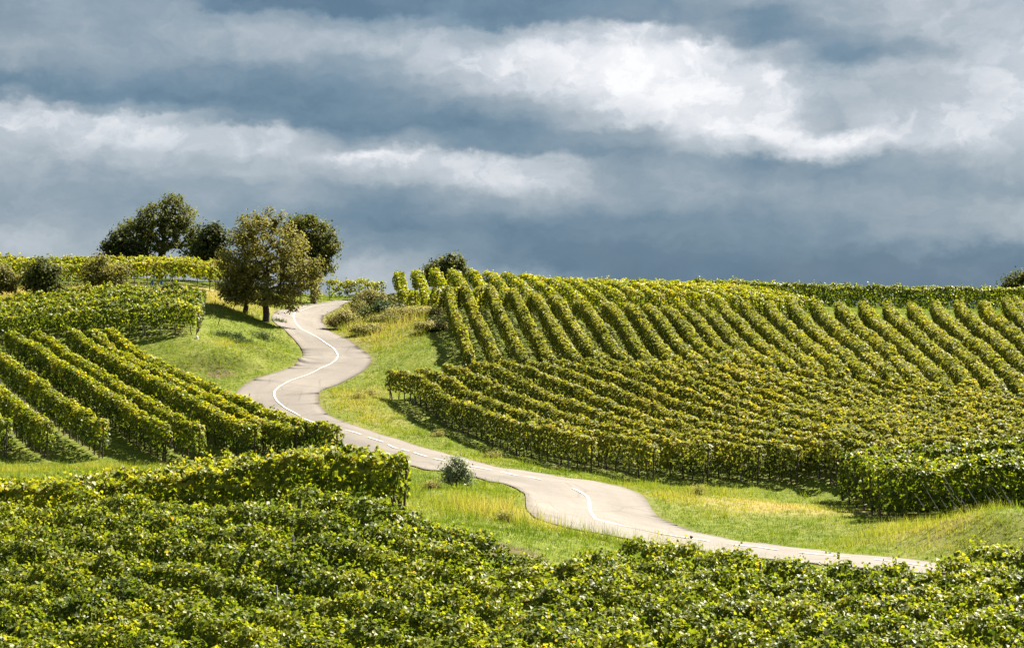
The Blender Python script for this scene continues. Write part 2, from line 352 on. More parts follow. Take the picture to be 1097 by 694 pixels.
pt = kk.mr(kk.noise(kk.comb(kk.m('MULTIPLY', sx.outputs[0], 2.0), kk.m('MULTIPLY', sx.outputs[1], 0.16), 4.0), 1.0, 2, 0.4), 0.62, 0.64, 0.0, 0.18)
c = kk.mix(pt, c, (0.092, 0.085, 0.078))
c = kk.mix(ef, c, (0.065, 0.05, 0.038))
vor = kk.n('ShaderNodeTexVoronoi', feature='DISTANCE_TO_EDGE'); kk.set(vor.inputs['Vector'], kk.mix(0.12, pos, kk.noise(pos, 1.2, 3, 0.5, out=1))); vor.inputs['Scale'].default_value = 0.32
c = kk.mix(kk.mr(vor.outputs['Distance'], 0.004, 0.022, 0.30, 0.0), c, (0.05, 0.043, 0.037))
b = kk.n('ShaderNodeBsdfPrincipled'); kk.set(b.inputs['Base Color'], c); b.inputs['Roughness'].default_value = 0.8; b.inputs['Specular IOR Level'].default_value = 0.3
bp = kk.n('ShaderNodeBump'); bp.inputs['Strength'].default_value = 0.3; bp.inputs['Distance'].default_value = 0.02; kk.set(bp.inputs['Height'], n2); kk.set(b.inputs['Normal'], bp.outputs[0])
mr_.node_tree.links.new(b.outputs[0], o.inputs[0]); M_ROAD = mr_
ml, kk, o = mat('road_paint')
tcn = kk.n('ShaderNodeTexCoord')
c = kk.ramp(kk.noise(tcn.outputs['Object'], 5, 6, 0.75), [(0.3, (0.26, 0.24, 0.21)), (0.5, (0.44, 0.43, 0.40)), (0.8, (0.58, 0.57, 0.55))])
b = kk.n('ShaderNodeBsdfPrincipled'); kk.set(b.inputs['Base Color'], c); b.inputs['Roughness'].default_value = 0.7
ml.node_tree.links.new(b.outputs[0], o.inputs[0]); M_PAINT = ml

# ------------------------------------------------------------------ road layout (edges and centre line read off the photograph, laid on the terrain)
LEFT = [(379,320.3,184),(350,323.8,179),(321,328,174),(295,334,169),(291,341,165),(299,350,159),(313,362,153),(321,370,149),(325,380,145),(319,390,140),(297,399,135),(277,405.5,132),
        (255,416,128),(252,427,124),(262,441,119),(288,456,114),(325,467,110),(363,477,107),(391,485,104),(447,501,97),(475,506.5,94),(504,509.5,92),(535,517.5,88),(556,524,84),(563,531,82),
        (563,538,80),(566,549,76),(580,560,74),(612,569,72),(660,577,71),(740,587,70),(850,602,67),(1011,617,64),(1150,630,62)]
RIGHT = [(380,321.5,184),(365,329.6,176),(350,336,171),(346,342.6,166),(350,353,159),(365,361,155),(380,369,150),(394,379,145),(398.5,387,141),(388,399,136),(370,408,132),(349,416,129),
         (341,424,126),(341,431,123),(349,443,118),(370,453,114),(411.5,467.6,108),(450,479,103),(485.5,489,98),(517,497,94),(566,506,91),(607,512,89),(646,518,87),(681,527,84),
         (694,538,81),(701,552,77),(712,560,75),(738,569,73.5),(774,576,72.5),(841,587,71),(910,595,69.5),(1011,605,68),(1150,619,66)]
CENT = [(377,323.5,184),(350,328,177),(324,333.5,172),(314.6,338,168),(315.5,344.5,164),(326,355.6,158),(335,360,156),(349,369,151),(360,377,147),(362,385,143),(354,392,140),(334,401.5,136),
        (308,410.5,132),(295,418,129),(293,423.5,127),(297,432.6,124),(308,440,120),(321,447.6,117),(341.5,456,114),(385.6,466.5,109),(417,478,105),(445,488,102),(475,495,98),(498,500.5,95.5),(524,505.3,93),
        (548,510,91),(568.5,514,89),(587,517.5,88),(603,522,86),(615,525,85),(628,530.5,83.5),(631.5,538.5,81),(631.5,548.5,79),(636,556,77.5),(646,561.5,76),(667,567,75),(704,572.5,74),(738,578,73),(850,594.5,70),(1011,611,67),(1150,624.5,64.5)]
EL = spline([hit(*p) for p in LEFT], 0.4); ER = spline([hit(*p) for p in RIGHT], 0.4); EC = spline([hit(*p) for p in CENT], 0.2)
def smooth(p, n):
    for _ in range(n): p = np.vstack([p[:1], 0.25 * p[:-2] + 0.5 * p[1:-1] + 0.25 * p[2:], p[-1:]])
    return p
EL, ER, EC = smooth(EL, 24), smooth(ER, 24), smooth(EC, 90)
_far = np.array([[-13.2, 196.0], [-9.0, 220.0]])                      # the road goes on over the crest and out of frame
EL = np.vstack([_far[::-1] + [-1.4, 0], EL, [[40, 54], [60, 44]]]); ER = np.vstack([_far[::-1] + [2.2, 0], ER, [[41, 58], [62, 48]]])
def res(p, n):
    s = np.r_[0, np.cumsum(np.linalg.norm(np.diff(p, axis=0), axis=1))]; t = np.linspace(0, s[-1], n)
    return np.c_[np.interp(t, s, p[:, 0]), np.interp(t, s, p[:, 1])]
def pair(A, B, n):
    """matching points on both edges, by dynamic alignment so cross sections stay square to the road"""
    a, bb = res(A, n), res(B, n); i = j = 0; out = [(0, 0)]
    while i < n - 1 or j < n - 1:
        c = []
        if i < n - 1 and j < n - 1: c.append((np.linalg.norm(a[i + 1] - bb[j + 1]) - 0.02, i + 1, j + 1))
        if i < n - 1: c.append((np.linalg.norm(a[i + 1] - bb[j]), i + 1, j))
        if j < n - 1: c.append((np.linalg.norm(a[i] - bb[j + 1]), i, j + 1))
        _, i, j = min(c); out.append((i, j))
    return a[[p for p, _ in out]], bb[[q for _, q in out]]
PA, PB = pair(EL, ER, 420)
def in_poly(X, Y, poly):
    X = np.asarray(X); Y = np.asarray(Y); r = np.zeros(X.shape, bool); n = len(poly); j = n - 1
    for i in range(n):
        xi, yi = poly[i]; xj, yj = poly[j]
        c = ((yi > Y) != (yj > Y)) & (X < (xj - xi) * (Y - yi) / (yj - yi + 1e-12) + xi)
        r ^= c; j = i
    return r
# plan raster of what covers the ground: 0.2 m cells
GX0, GY0, GS = -60.0, 30.0, 0.2
GNX, GNY = int(130 / GS), int(200 / GS)
gx = GX0 + (np.arange(GNX) + 0.5) * GS; gy = GY0 + (np.arange(GNY) + 0.5) * GS
GXX, GYY = np.meshgrid(gx, gy)
ROADM = in_poly(GXX, GYY, np.vstack([res(EL, 500), res(ER, 500)[::-1]]))
VINEM = np.zeros(ROADM.shape, bool)                                    # filled by vine_row()
def box_blur(a, r):
    a = a.astype(float)
    for ax in (0, 1):
        cs = np.cumsum(np.pad(a, [(r + 1, r) if q == ax else (0, 0) for q in (0, 1)], mode='edge'), axis=ax)
        a = (cs[2 * r + 1:] - cs[:-2 * r - 1]) / (2 * r + 1) if ax == 0 else (cs[:, 2 * r + 1:] - cs[:, :-2 * r - 1]) / (2 * r + 1)
    return a
def samp(a, X, Y):
    i = np.clip(((np.asarray(Y) - GY0) / GS).astype(int), 0, GNY - 1); j = np.clip(((np.asarray(X) - GX0) / GS).astype(int), 0, GNX - 1)
    return a[i, j]
ROADS = box_blur(ROADM, 2)
def HG(X, Y): return H(X, Y) - 0.14 * sm(samp(ROADS, X, Y), 0.75, 1.0)

# ------------------------------------------------------------------ vines
def leaves(G, c, nrm, tip, size, tint, shape='lobed'):
    """leaf faces: c centres, nrm normals, tip directions, all (n, 3); size and tint (n,)"""
    n = len(c)
    nrm = nrm / (np.linalg.norm(nrm, axis=1)[:, None] + 1e-9)
    t = tip - (tip * nrm).sum(1)[:, None] * nrm; t /= np.linalg.norm(t, axis=1)[:, None] + 1e-9
    b = np.cross(nrm, t); s = size[:, None]
    if shape == 'lobed':       # folded along the midrib, broad shoulders and a pointed tip
        pat = np.array([(0, -0.45, 0.0), (0.52, -0.28, 0.12), (0.34, 0.18, 0.08), (0, 0.55, -0.06), (-0.34, 0.18, 0.08), (-0.52, -0.28, 0.12)])
        fc = np.array([(0, 1, 2), (0, 2, 3), (0, 3, 4), (0, 4, 5)])
    else:
        pat = np.array([(0, -0.5, 0.0), (0.48, -0.02, 0.10), (0, 0.5, 0.0), (-0.48, -0.02, 0.10)])
        fc = np.array([(0, 1, 2), (0, 2, 3)])
    v = c[:, None] + s[:, None] * (pat[None, :, 0, None] * b[:, None] + pat[None, :, 1, None] * t[:, None] + pat[None, :, 2, None] * nrm[:, None])
    f = (np.arange(n)[:, None, None] * len(pat) + fc[None]).reshape(-1, 3)
    G.add(v.reshape(-1, 3), f, np.repeat(tint, len(fc)))
def stem_mesh(seed):
    g = np.random.default_rng(seed); G = Geo(); z = np.linspace(-0.08, 0.95, 6)
    G.tube(np.c_[np.cumsum(g.normal(0, 0.022, 6)), np.cumsum(g.normal(0, 0.022, 6)), z], np.linspace(0.045, 0.024, 6) * g.uniform(0.85, 1.2), 5)
    for s in (-1, 1):
        G.tube([(0, 0, 0.72), (s * 0.16, 0.02, 0.95), (s * 0.45, 0, 1.0)], [0.02, 0.016, 0.01], 4)
    return G.mesh('vine_trunk', M_STEM)
STEMS = [stem_mesh(s) for s in range(5)]
def post_mesh(h, r, m, name='post'):
    G = Geo(); G.tube([(0, 0, -0.15), (0, 0, h * 0.5), (0, 0, h)], [r, r, r * 0.96], 7); return G.mesh(name, m)
POST = post_mesh(1.9, 0.035, M_POST); ENDP = post_mesh(1.9, 0.04, M_STEM, 'end_post')
ROWS = []
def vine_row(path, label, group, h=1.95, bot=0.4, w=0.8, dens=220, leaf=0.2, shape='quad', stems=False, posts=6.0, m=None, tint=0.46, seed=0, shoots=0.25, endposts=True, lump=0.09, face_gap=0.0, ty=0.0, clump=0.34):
    path = spline(path, 0.5); L = 0.5 * (len(path) - 1); g = np.random.default_rng(1000 + seed)
    hz = H(path[:, 0], path[:, 1]); ROWS.append(path)
    s_ = np.arange(len(path)) * (np.linalg.norm(np.diff(path, axis=0), axis=1).sum() / (len(path) - 1)); L = s_[-1]
    mid = len(path) // 2; base = np.array([path[mid, 0], path[mid, 1], hz[mid]])
    tn = np.gradient(path, axis=0); tn /= np.linalg.norm(tn, axis=1)[:, None]
    ob = thing('vine_row', base, label, 'vine row', group)
    def at(s, lat, z):
        x = np.interp(s, s_, path[:, 0]); y = np.interp(s, s_, path[:, 1]); zz = np.interp(s, s_, hz)
        tx = np.interp(s, s_, tn[:, 0]); ty_ = np.interp(s, s_, tn[:, 1])
        return np.c_[x + ty_ * lat, y - tx * lat, zz + z] - base, np.c_[ty_, -tx, 0 * tx], np.c_[tx, ty_, 0 * tx]
    n = int(dens * L)
    s = g.uniform(0, L, n)
    top = h * (1 + lump * wob(np.c_[s], seed + 1, 0.7) + lump * 0.6 * wob(np.c_[s], seed + 2, 3.1))
    u = g.uniform(0, 1, n); kind = g.uniform(0, 1, n)
    z = bot + (top - bot) * np.where(kind < 0.34, 1 - np.abs(g.normal(0, 0.07, n)), u ** 0.85)
    side = np.where(g.uniform(0, 1, n) < 0.5, -1.0, 1.0)
    f = (z - bot) / (top - bot)
    z = z + np.clip(f - 0.5, 0, 1) * 2 * (0.16 * h / 1.9) * wob(np.c_[s, side * u * w], seed + 5, 0.38)
    prof = np.clip(1.0 - 0.28 * np.clip(f - 0.72, 0, 1) / 0.28 - 0.30 * np.clip(0.35 - f, 0, 1) / 0.35, 0.35, 1.0)
    wid = 0.5 * w * prof * (1 + 0.20 * wob(np.c_[s * 1.0, z * 1.6, side * 7], seed + 3, 0.8))
    shell = np.where(kind < 0.34, g.uniform(0, 1, n), np.where(g.uniform(0, 1, n) < 0.72, 1 - np.abs(g.normal(0, 0.13, n)), g.uniform(0, 1, n)))
    lat = side * wid * shell
    # ends of the row are rounded and ragged
    keep = g.uniform(0, 1, n) > 0.35 * (np.clip(0.35 - f, 0, 1) / 0.35)
    cn = wob(np.c_[s, lat * 1.3, z], seed + 6, 0.40 if shape == 'lobed' else 0.55)
    keep &= cn > -clump - 0.45 * g.uniform(0, 1, n)
    keep &= g.uniform(0, 1, n) > face_gap * (wob(np.c_[s, z, side * 5], seed + 4, 0.9) > 0.25)
    c, lv, tv = at(s, lat, z)
    endd = np.minimum(s, L - s); outw = np.where(s < L - s, -1.0, 1.0) * (endd < 0.35)
    upw = np.clip((f - 0.6) / 0.4, 0, 1) ** 1.5
    nr = lv * (side * shell * (1.1 - 0.6 * upw))[:, None] + np.array([0, 0, 1.0]) * (0.30 + 1.0 * upw)[:, None] + tv * (0.8 * outw)[:, None] + g.normal(0, 0.58, (n, 3))
    tip = np.c_[g.normal(0, 0.6, n), g.normal(0, 0.6, n), -0.75 + 0 * s] + lv * (side * 0.35)[:, None]
    sz = leaf * g.uniform(0.7, 1.25, n)
    pw = np.c_[c + base]
    ti = tint + 0.10 * wob(pw, 77, 1.1) + 0.07 * wob(pw, 78, 7.0) + 0.10 * cn + g.normal(0, 0.105, n) + 0.16 * (f - 0.55) + ty * f  # yellower young leaves up top; lit tops and shaded sides also painted into tint
    ti = np.where(g.uniform(0, 1, n) < 0.035, ti + 0.25, ti)
    G = Geo()
    ti = np.clip(ti, 0.02, 0.98)
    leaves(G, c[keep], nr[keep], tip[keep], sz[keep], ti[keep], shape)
    # upright shoots above the trellis
    k = int(L * shoots * 2.2)
    if k:
        ss = np.repeat(g.uniform(0.1, L - 0.1, k), 7); hh = np.tile(np.linspace(0, 1, 7), k) * np.repeat(g.uniform(0.12, 0.5, k), 7)
        tp = h * (1 + lump * wob(np.c_[ss], seed + 1, 0.7) + lump * 0.6 * wob(np.c_[ss], seed + 2, 3.1))
        lean = np.repeat(g.normal(0, 0.25, k), 7)
        c, lv, tv = at(ss, lean * hh * 1.2 + g.normal(0, 0.05, len(ss)), tp - 0.05 + hh)
        nn = len(ss)
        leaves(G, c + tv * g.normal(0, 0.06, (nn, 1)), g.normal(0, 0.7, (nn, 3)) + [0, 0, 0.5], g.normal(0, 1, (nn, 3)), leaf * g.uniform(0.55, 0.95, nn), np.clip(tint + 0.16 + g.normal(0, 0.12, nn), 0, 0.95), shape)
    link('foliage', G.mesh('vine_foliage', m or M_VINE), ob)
    if stems:
        ns = min(99, int(L / 1.05))
        for j in range(ns):
            c, lv, tv = at(np.array([(j + 0.5) * L / ns + g.normal(0, 0.08)]), np.array([g.normal(0, 0.05)]), np.array([0.0]))
            q = link('trunk', STEMS[j % 5], ob, c[0]); q.rotation_euler = (g.normal(0, 0.06), g.normal(0, 0.06), math.atan2(tv[0, 1], tv[0, 0])); q.scale = (1, 1, g.uniform(0.9, 1.1) * (bot + 0.5) / 0.9)
    if posts:
        for j in np.arange(posts * 0.8, L - 1.5, posts):
            c, lv, tv = at(np.array([j]), np.array([0.0]), np.array([0.0]))
            q = link('post', POST, ob, c[0]); q.rotation_euler = (g.normal(0, 0.03), g.normal(0, 0.03), 0); q.scale = (1, 1, h / 1.9)
    if endposts:
        for j, sg in ((0.18, 1), (L - 0.18, -1)):
            c, lv, tv = at(np.array([j]), np.array([0.0]), np.array([0.0]))
            q = link('end_post', ENDP, ob, c[0]); q.rotation_euler = Vector((-tv[0, 0] * sg * 0.06, -tv[0, 1] * sg * 0.06, 1)).to_track_quat('Z', 'Y').to_euler(); q.scale = (1, 1, 0.9 * h / 1.9)
    # mark the strip under the row in the plan raster
    pp = res(path, int(L / 0.1) + 2)
    for oo in (-0.2, 0.0, 0.2):
        tn2 = np.gradient(pp, axis=0); tn2 /= np.linalg.norm(tn2, axis=1)[:, None]
        qx = pp[:, 0] + tn2[:, 1] * oo; qy = pp[:, 1] - tn2[:, 0] * oo
        i = ((qy - GY0) / GS).astype(int); j = ((qx - GX0) / GS).astype(int); ok = (i >= 0) & (i < GNY) & (j >= 0) & (j < GNX)
        VINEM[i[ok], j[ok]] = True
    return ob
def X_(px, Y): return (px - CX) / F * Y

# near block: rows running slantwise across the bottom of the picture
a = math.radians(-33); dv = np.array([math.cos(a), math.sin(a)]); nv = np.array([-dv[1], dv[0]])
top_edge = np.array([(-26, 58.5), (-13.9, 57.5), (-9.0, 55.8), (-4.6, 54.6), (-3.0, 53.2), (-1.6, 51.4), (0.2, 50.6), (1.4, 51.8), (3.2, 53.8), (4.6, 53.6), (6.5, 52.4), (8.5, 51.2), (10.4, 50.3), (11.6, 51.0), (12.2, 52.8), (14, 53.0), (20, 49)])
rn = 0
for o_ in np.arange(20, 70, 1.9):
    t = np.arange(-60, 60, 0.25); q = nv * o_ + dv * t[:, None]
    ok = (q[:, 1] < np.interp(q[:, 0], top_edge[:, 0], top_edge[:, 1])) & (q[:, 1] > 37.0) & (np.abs(q[:, 0]) < q[:, 1] * 0.2612 + 3.5)
    if ok.sum() < 12: continue
    rn += 1; q = q[ok]
    vine_row(q[[0, len(q) // 2, -1]] + R.normal(0, 0.05, (1, 2)), f'{ORD[rn]} slanting leafy green vine row from the bottom edge in the near vineyard', 'vine rows of the near vineyard',
             h=1.95, bot=0.45, w=1.2, dens=1350, leaf=0.104, shape='lobed', posts=5.0, seed=rn, shoots=1.5, lump=0.12, tint=0.42, clump=0.16)
# rows just behind, square-ended at the verge
for j, (xr, yr, yl) in enumerate([(-3.15, 60.2, 60.5), (-3.4, 62.6, 63.1), (-3.6, 65.0, 65.8), (-3.9, 67.4, 68.5), (-4.6, 69.6, 71.2)]):
    vine_row([(-21.5, yl), (-12, (yl * 0.55 + yr * 0.45)), (xr, yr)], f'{ORD[j+1]} bright leafy vine row back from the near vineyard, ending at the bush', 'vine rows ending beside the small bush',
             h=1.9, bot=0.62, w=1.0, dens=560, leaf=0.15, shape='lobed', stems=(j < 2), posts=5.0, seed=60 + j, shoots=0.5, lump=0.10, tint=0.5)
# left slope: rows running up the slope away from the grass strip
EN = [(-27.9, 108.3), (-25.6, 108.2), (-22.5, 108), (-18.9, 107.2), (-17.0, 106.8), (-13.9, 106.3), (-11.5, 105.1), (-9.2, 103.5)]
for j, (x, y) in enumerate(EN):
    ex = 1.0 if j < 5 else 1.0 + 0.07 * (j - 4)
    vine_row([(x, y), (x - 7.6, y + 13.2), (x - 15.5 * ex, y + 27 * ex)], f'{ORD[len(EN)-j]} vine row from the road on the left slope, trunks showing', 'vine rows up the left slope',
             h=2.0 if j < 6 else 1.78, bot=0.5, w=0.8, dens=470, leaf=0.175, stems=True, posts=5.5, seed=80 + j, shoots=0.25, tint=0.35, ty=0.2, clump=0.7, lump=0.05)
# block above it
for j in range(7):
    vine_row([(-43, 138.2 + 1.65 * j), (-30, 138.9 + 1.65 * j), (X_(214 + 1.2 * j, 140.5 + 1.65 * j), 140.2 + 1.65 * j)], f'{ORD[j+1]} cross-slope vine row, counted uphill, in the left block below the orchard trees', 'vine rows below the orchard trees',
             h=2.0, bot=0.4, w=0.9, dens=240, leaf=0.2, stems=(j == 0), posts=6, seed=100 + j, tint=0.46, shoots=0.5)
# left crest
for j in range(5):
    vine_row([(-52, 166 + 2.2 * j), (-38, 165.6 + 2.2 * j), (X_(232, 165), 165.3 + 2.2 * j)], f'{ORD[j+1]} vine row back from the dry grass, on the left skyline behind the orchard trees', 'vine rows on the left skyline',
             h=2.0, bot=0.75, w=0.85, dens=230, leaf=0.21, stems=(j == 0), posts=6, seed=120 + j, tint=0.55, shoots=0.4)
# right hill, lower tier: rows sweeping round from the scrub to the right edge
C0 = spline([P(*c)[:2] for c in [(417,428,127),(480,458,117),(555,488,106),(640,508,97.5)]], 0.5)
C0 = np.vstack([C0, C0[-1] + np.outer(np.arange(0.5, 30, 0.5), (np.array([0.44, -0.90])))])
S0 = spline([P(*c)[:2] for c in [(417,428,127),(440,426,126.8),(495,420,126.6),(600,423,125.0),(715,424,121.3),(819,425,117.0),(907,434,115.1),(1097,451,113.1),(1250,460,112.2)]], 0.2)
ss_ = np.r_[0, np.cumsum(np.linalg.norm(np.diff(S0, axis=0), axis=1))]
FB = np.array([P(*c)[:2] for c in [(300,500,97),(633,506,98.0),(712,517,95.0),(800,520,93.0),(890,520,92),(1000,512,91.8),(1300,505,92)]])
FB[:1] = [-20, 97.6]
j = 0
for t_ in np.arange(0, ss_[-1], 1.85):
    st = np.array([np.interp(t_, ss_, S0[:, 0]), np.interp(t_, ss_, S0[:, 1])]); q = C0 - C0[0] + st
    q = q[q[:, 1] > np.interp(q[:, 0], FB[:, 0], FB[:, 1])]; q = q[q[:, 0] < q[:, 1] * 0.262 + 7.0]
    if len(q) < 6: continue
    j += 1
    vine_row(q[np.unique(np.linspace(0, len(q) - 1, 9).astype(int))], f'{ORD[j]} vine row from the road in the lower tier of the right hill', 'vine rows of the lower right hill',
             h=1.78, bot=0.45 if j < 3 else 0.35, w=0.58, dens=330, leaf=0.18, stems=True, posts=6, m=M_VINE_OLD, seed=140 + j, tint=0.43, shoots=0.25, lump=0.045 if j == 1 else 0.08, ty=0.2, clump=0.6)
# right hill, middle tier: rows running straight up the slope
Bp = spline([P(*c)[:2] for c in [(504,405,133),(592,411,129),(650,413,126),(704,417,123),(819,420,118),(907,431,116),(1097,449,114),(1200,453,113)]], 0.1)
bs_ = 0.1 * np.arange(len(Bp)); bt = [0.0]
while bt[-1] < bs_[-1]: bt.append(bt[-1] + 2.25 - 0.75 * float(sm(bt[-1], 8, 24)))
Bp = np.c_[np.interp(bt, bs_, Bp[:, 0]), np.interp(bt, bs_, Bp[:, 1])]
npx = np.array([504,539,565,592,620,650,704,736,819,907,1082,1200]); fpx = np.array([478,498,524,544,566,587,650,678,745,825,985,1090])
for j, (x, y) in enumerate(Bp):
    px = CX + F * x / y; fx = np.interp(px, npx, fpx); Yt = np.interp(fx, [478, 566, 700, 760, 850, 1125], [165, 167, 167, 169, 173, 174])
    X1 = X_(fx, Yt)
    if abs(X1) > Yt * 0.262 + 2 and abs(x) > y * 0.262 + 2: continue
    vine_row([(x, y), (x * 0.5 + X1 * 0.5 - 0.25, (y + Yt) / 2), (X1, Yt)], f'{ORD[j+1]} upslope vine row from the scrub in the middle right hill', 'upslope vine rows of the middle right hill',
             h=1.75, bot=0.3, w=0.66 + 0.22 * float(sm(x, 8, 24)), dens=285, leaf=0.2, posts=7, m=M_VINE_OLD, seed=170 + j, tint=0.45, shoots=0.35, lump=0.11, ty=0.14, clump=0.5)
# right hill, top tier against the sky
for j in range(21):
    x0, y0 = -7.9 + 1.75 * j, 160 + min(12.5, 1.1 * j)
    x1 = -10.5 + 1.62 * j; y1 = 180 + min(7.0, 0.6 * j)
    if x0 > 20: y1 = 187.0 - 0.3 * (x0 - 20)
    vine_row([(x0, y0), ((x0 + x1) / 2, (y0 + y1) / 2), (x1, y1)], f'{ORD[j+1]} sunlit vine row from the road crest in the top tier against the sky', 'sunlit vine rows of the top right hill',
             h=1.8, bot=0.3, w=0.9, dens=240, leaf=0.21, posts=7, seed=200 + j, tint=0.55, shoots=0.2, lump=0.07)
for j in range(3):
    vine_row([(17.5 + j, 189.5 + 2.1 * j), (35, 190 + 2.1 * j), (53, 190.5 + 2.1 * j)], f'{["front", "second", "rearmost"][j]} dark-faced vine row lying across the skyline of the right hill', 'vine rows across the right skyline',
             h=2.0, bot=0.05, w=0.95, dens=300, leaf=0.21, posts=7, stems=(j == 0), m=M_VINE, seed=230 + j, tint=0.42, shoots=0.3)
# block at the right edge above the mound, with leaning stakes
STK = post_mesh(1.55, 0.018, M_STAKE, 'stake')
for j in range(6):
    yl = 81.3 + 1.75 * j; xl = 15.1 - 0.02 * j
    rw = vine_row([(xl, yl), (22, yl - 0.1), (34, yl - 0.4)], f'{ORD[j+1]} short leafy vine row back from the mound at the right edge', 'vine rows behind the mound at the right edge',
             h=2.05, bot=0.25, w=1.05, dens=560, leaf=0.165, shape='lobed', stems=(j == 0), posts=5, m=M_VINE, seed=240 + j, tint=0.42, shoots=0.4, lump=0.1)
    if j == 0:
        g = np.random.default_rng(5)
        for x in list(16.0 + np.cumsum(g.uniform(0.12, 0.62, 16))):
            y = yl - 0.55 - g.uniform(0, 0.12); zz = float(H(x, y)) + g.choice([0.0, 0.5, 0.9])
            q = link('stake', STK, rw, Vector((x + 0.45, y, zz)) - rw.location); q.rotation_euler = Vector((-0.55 + g.normal(0, 0.05), 0.12, 0.9)).to_track_quat('Z', 'Y').to_euler(); q.scale = (1, 1, g.uniform(0.45, 0.95))
# a few vines beside the road where it tops the crest
vine_row([P(352, 318, 186)[:2], P(372, 318, 184.5)[:2], P(392, 320, 187)[:2]], 'short bright vine row beside the road on the crest', None, h=1.85, bot=0.3, w=1.0, dens=260, leaf=0.2, posts=0, seed=260, tint=0.54, shoots=0.9, lump=0.2)
vine_row([P(393, 321, 180)[:2], P(410, 319, 182)[:2]], 'stubby bright vine row at the top of the dry scrub bank', None, h=1.35, bot=0.2, w=0.9, dens=260, leaf=0.19, posts=0, seed=261, tint=0.52, shoots=0.9)

# ------------------------------------------------------------------ ground sheet and road
def axis(fine0, fine1, st, lo, hi):
    f = list(np.arange(fine0, fine1 + 1e-6, st)); d = st; x = f[-1]; r = []
    while x < hi: d *= 1.35; x += d; r.append(x)
    d = st; x = f[0]; l = []
    while x > lo: d *= 1.35; x -= d; l.append(x)
    return np.array(l[::-1] + f + r)
ax, ay = axis(-52, 56, 0.4, -4000, 4000), axis(36, 200, 0.4, -800, 7000)
XX, YY = np.meshgrid(ax, ay); ZZ = HG(XX, YY)
G = Geo(); nx_, ny_ = len(ax), len(ay)
i = np.arange(ny_ - 1)[:, None] * nx_ + np.arange(nx_ - 1)[None]
G.add(np.c_[XX.ravel(), YY.ravel(), ZZ.ravel()], np.stack([i, i + 1, i + nx_ + 1, i + nx_], -1).reshape(-1, 4))
me = G.mesh('ground', M_GROUND, True)
def blob(X, Y, px, py, Yd, rx, ry, s=1.0):
    x, y = (px - CX) / F * Yd, Yd
    return s * np.exp(-((X - x) / rx) ** 2 - ((Y - y) / ry) ** 2)
def dryness(X, Y):
    d = 0.26 + 0 * X
    for q in [(400,345,163,5,12,.55),(430,372,150,4,9,.2),(385,425,125,2.5,7,.35),(410,455,115,2.5,6,.25),(560,500,100,4,5,.15),(650,515,92,6,3,.15),(815,545,85,2.6,3.0,.5),(870,545,85,2.6,3.0,.5),(965,574,74,2.2,2.0,.4),(955,560,78,2.2,2.0,.3),
              (1060,575,71.5,4,2.0,.15),(600,565,68,4,3.5,.45),(660,577,67,3,2,.35),(530,560,70,3,3,.3),(30,313,160,12,5,.75),(160,311,163,9,5,.7),(60,498,102,9,3,.3),(245,380,139,3,4,.25),(480,522,80,2,1.5,.2),(740,530,86,4,2,.25)]:
        d = d + blob(X, Y, *q)
    return d
def soilness(X, Y):
    s = box_blur_v(X, Y)
    rb = np.where((np.abs(X - 5) < 64) & (Y > 31) & (Y < 229), samp(box_blur(ROADM, 4), X, Y), 0)
    return s + 0.42 * np.clip(rb * 4, 0, 1) + blob(X, Y, 243, 398, 133, 1.9, 1.6, .8) + blob(X, Y, 540, 584, 57.5, 1.6, 1.2, .9) + blob(X, Y, 900, 328, 188.5, 12, 1.0, .6)
VB = box_blur(VINEM, 1)
inV = box_blur(VINEM, 8)
def box_blur_v(X, Y): return np.where((np.abs(X - 5) < 64) & (Y > 31) & (Y < 229), samp(VB, X, Y), 0) * 0.62
at = me.attributes.new('dry', 'FLOAT', 'POINT'); at.data.foreach_set('value', dryness(XX, YY).ravel().astype(np.float32))
at = me.attributes.new('soil', 'FLOAT', 'POINT'); at.data.foreach_set('value', soilness(XX, YY).ravel().astype(np.float32))
tag(link('ground', me), 'grassy hillside ground with dry patches and soil strips under vines', None, None, 'structure')

n = len(PA); mth = 15
tt = np.linspace(0, 1, mth)
rx = PA[:, None] * (1 - tt[None, :, None]) + PB[:, None] * tt[None, :, None]
rz = H(rx[..., 0], rx[..., 1]); cr = 0.05 + 0.05 * np.sin(math.pi * tt)[None]
for _ in range(3): rz = 0.25 * np.vstack([rz[:1], rz[:-1]]) + 0.5 * rz + 0.25 * np.vstack([rz[1:], rz[-1:]])
rv = np.dstack([rx, rz + cr])
jag = 0.05 * wob(np.c_[np.arange(n)], 9, 3.0)
G = Geo(); i = np.arange(n - 1)[:, None] * mth + np.arange(mth - 1)[None]
G.add(rv.reshape(-1, 3), np.stack([i, i + mth, i + mth + 1, i + 1], -1).reshape(-1, 4))
for e in (0, mth - 1):                                     # the broken edge of the carriageway
    lo = rv[:, e] - [0, 0, 0.25]; ii = np.arange(n - 1)
    G.add(np.vstack([rv[:, e], lo]), np.c_[ii, ii + 1, ii + n + 1, ii + n])
me = G.mesh('road', M_ROAD, True)
uv = me.uv_layers.new(name='UVMap'); nv_ = n * mth
sl = np.r_[0, np.cumsum(np.linalg.norm(np.diff((PA + PB) / 2, axis=0), axis=1))]
vu = np.zeros((len(me.vertices), 2)); vu[:nv_, 0] = np.tile(tt, n); vu[:nv_, 1] = np.repeat(sl, mth)
vu[nv_:nv_ + 2 * n, 0] = 0.0; vu[nv_ + 2 * n:, 0] = 1.0
li = np.empty(len(me.loops), np.int32); me.loops.foreach_get('vertex_index', li); uv.data.foreach_set('uv', vu[li].astype(np.float32).ravel())
tag(link('road', me), 'narrow pale asphalt road winding up between the vineyards', None, None, 'structure')
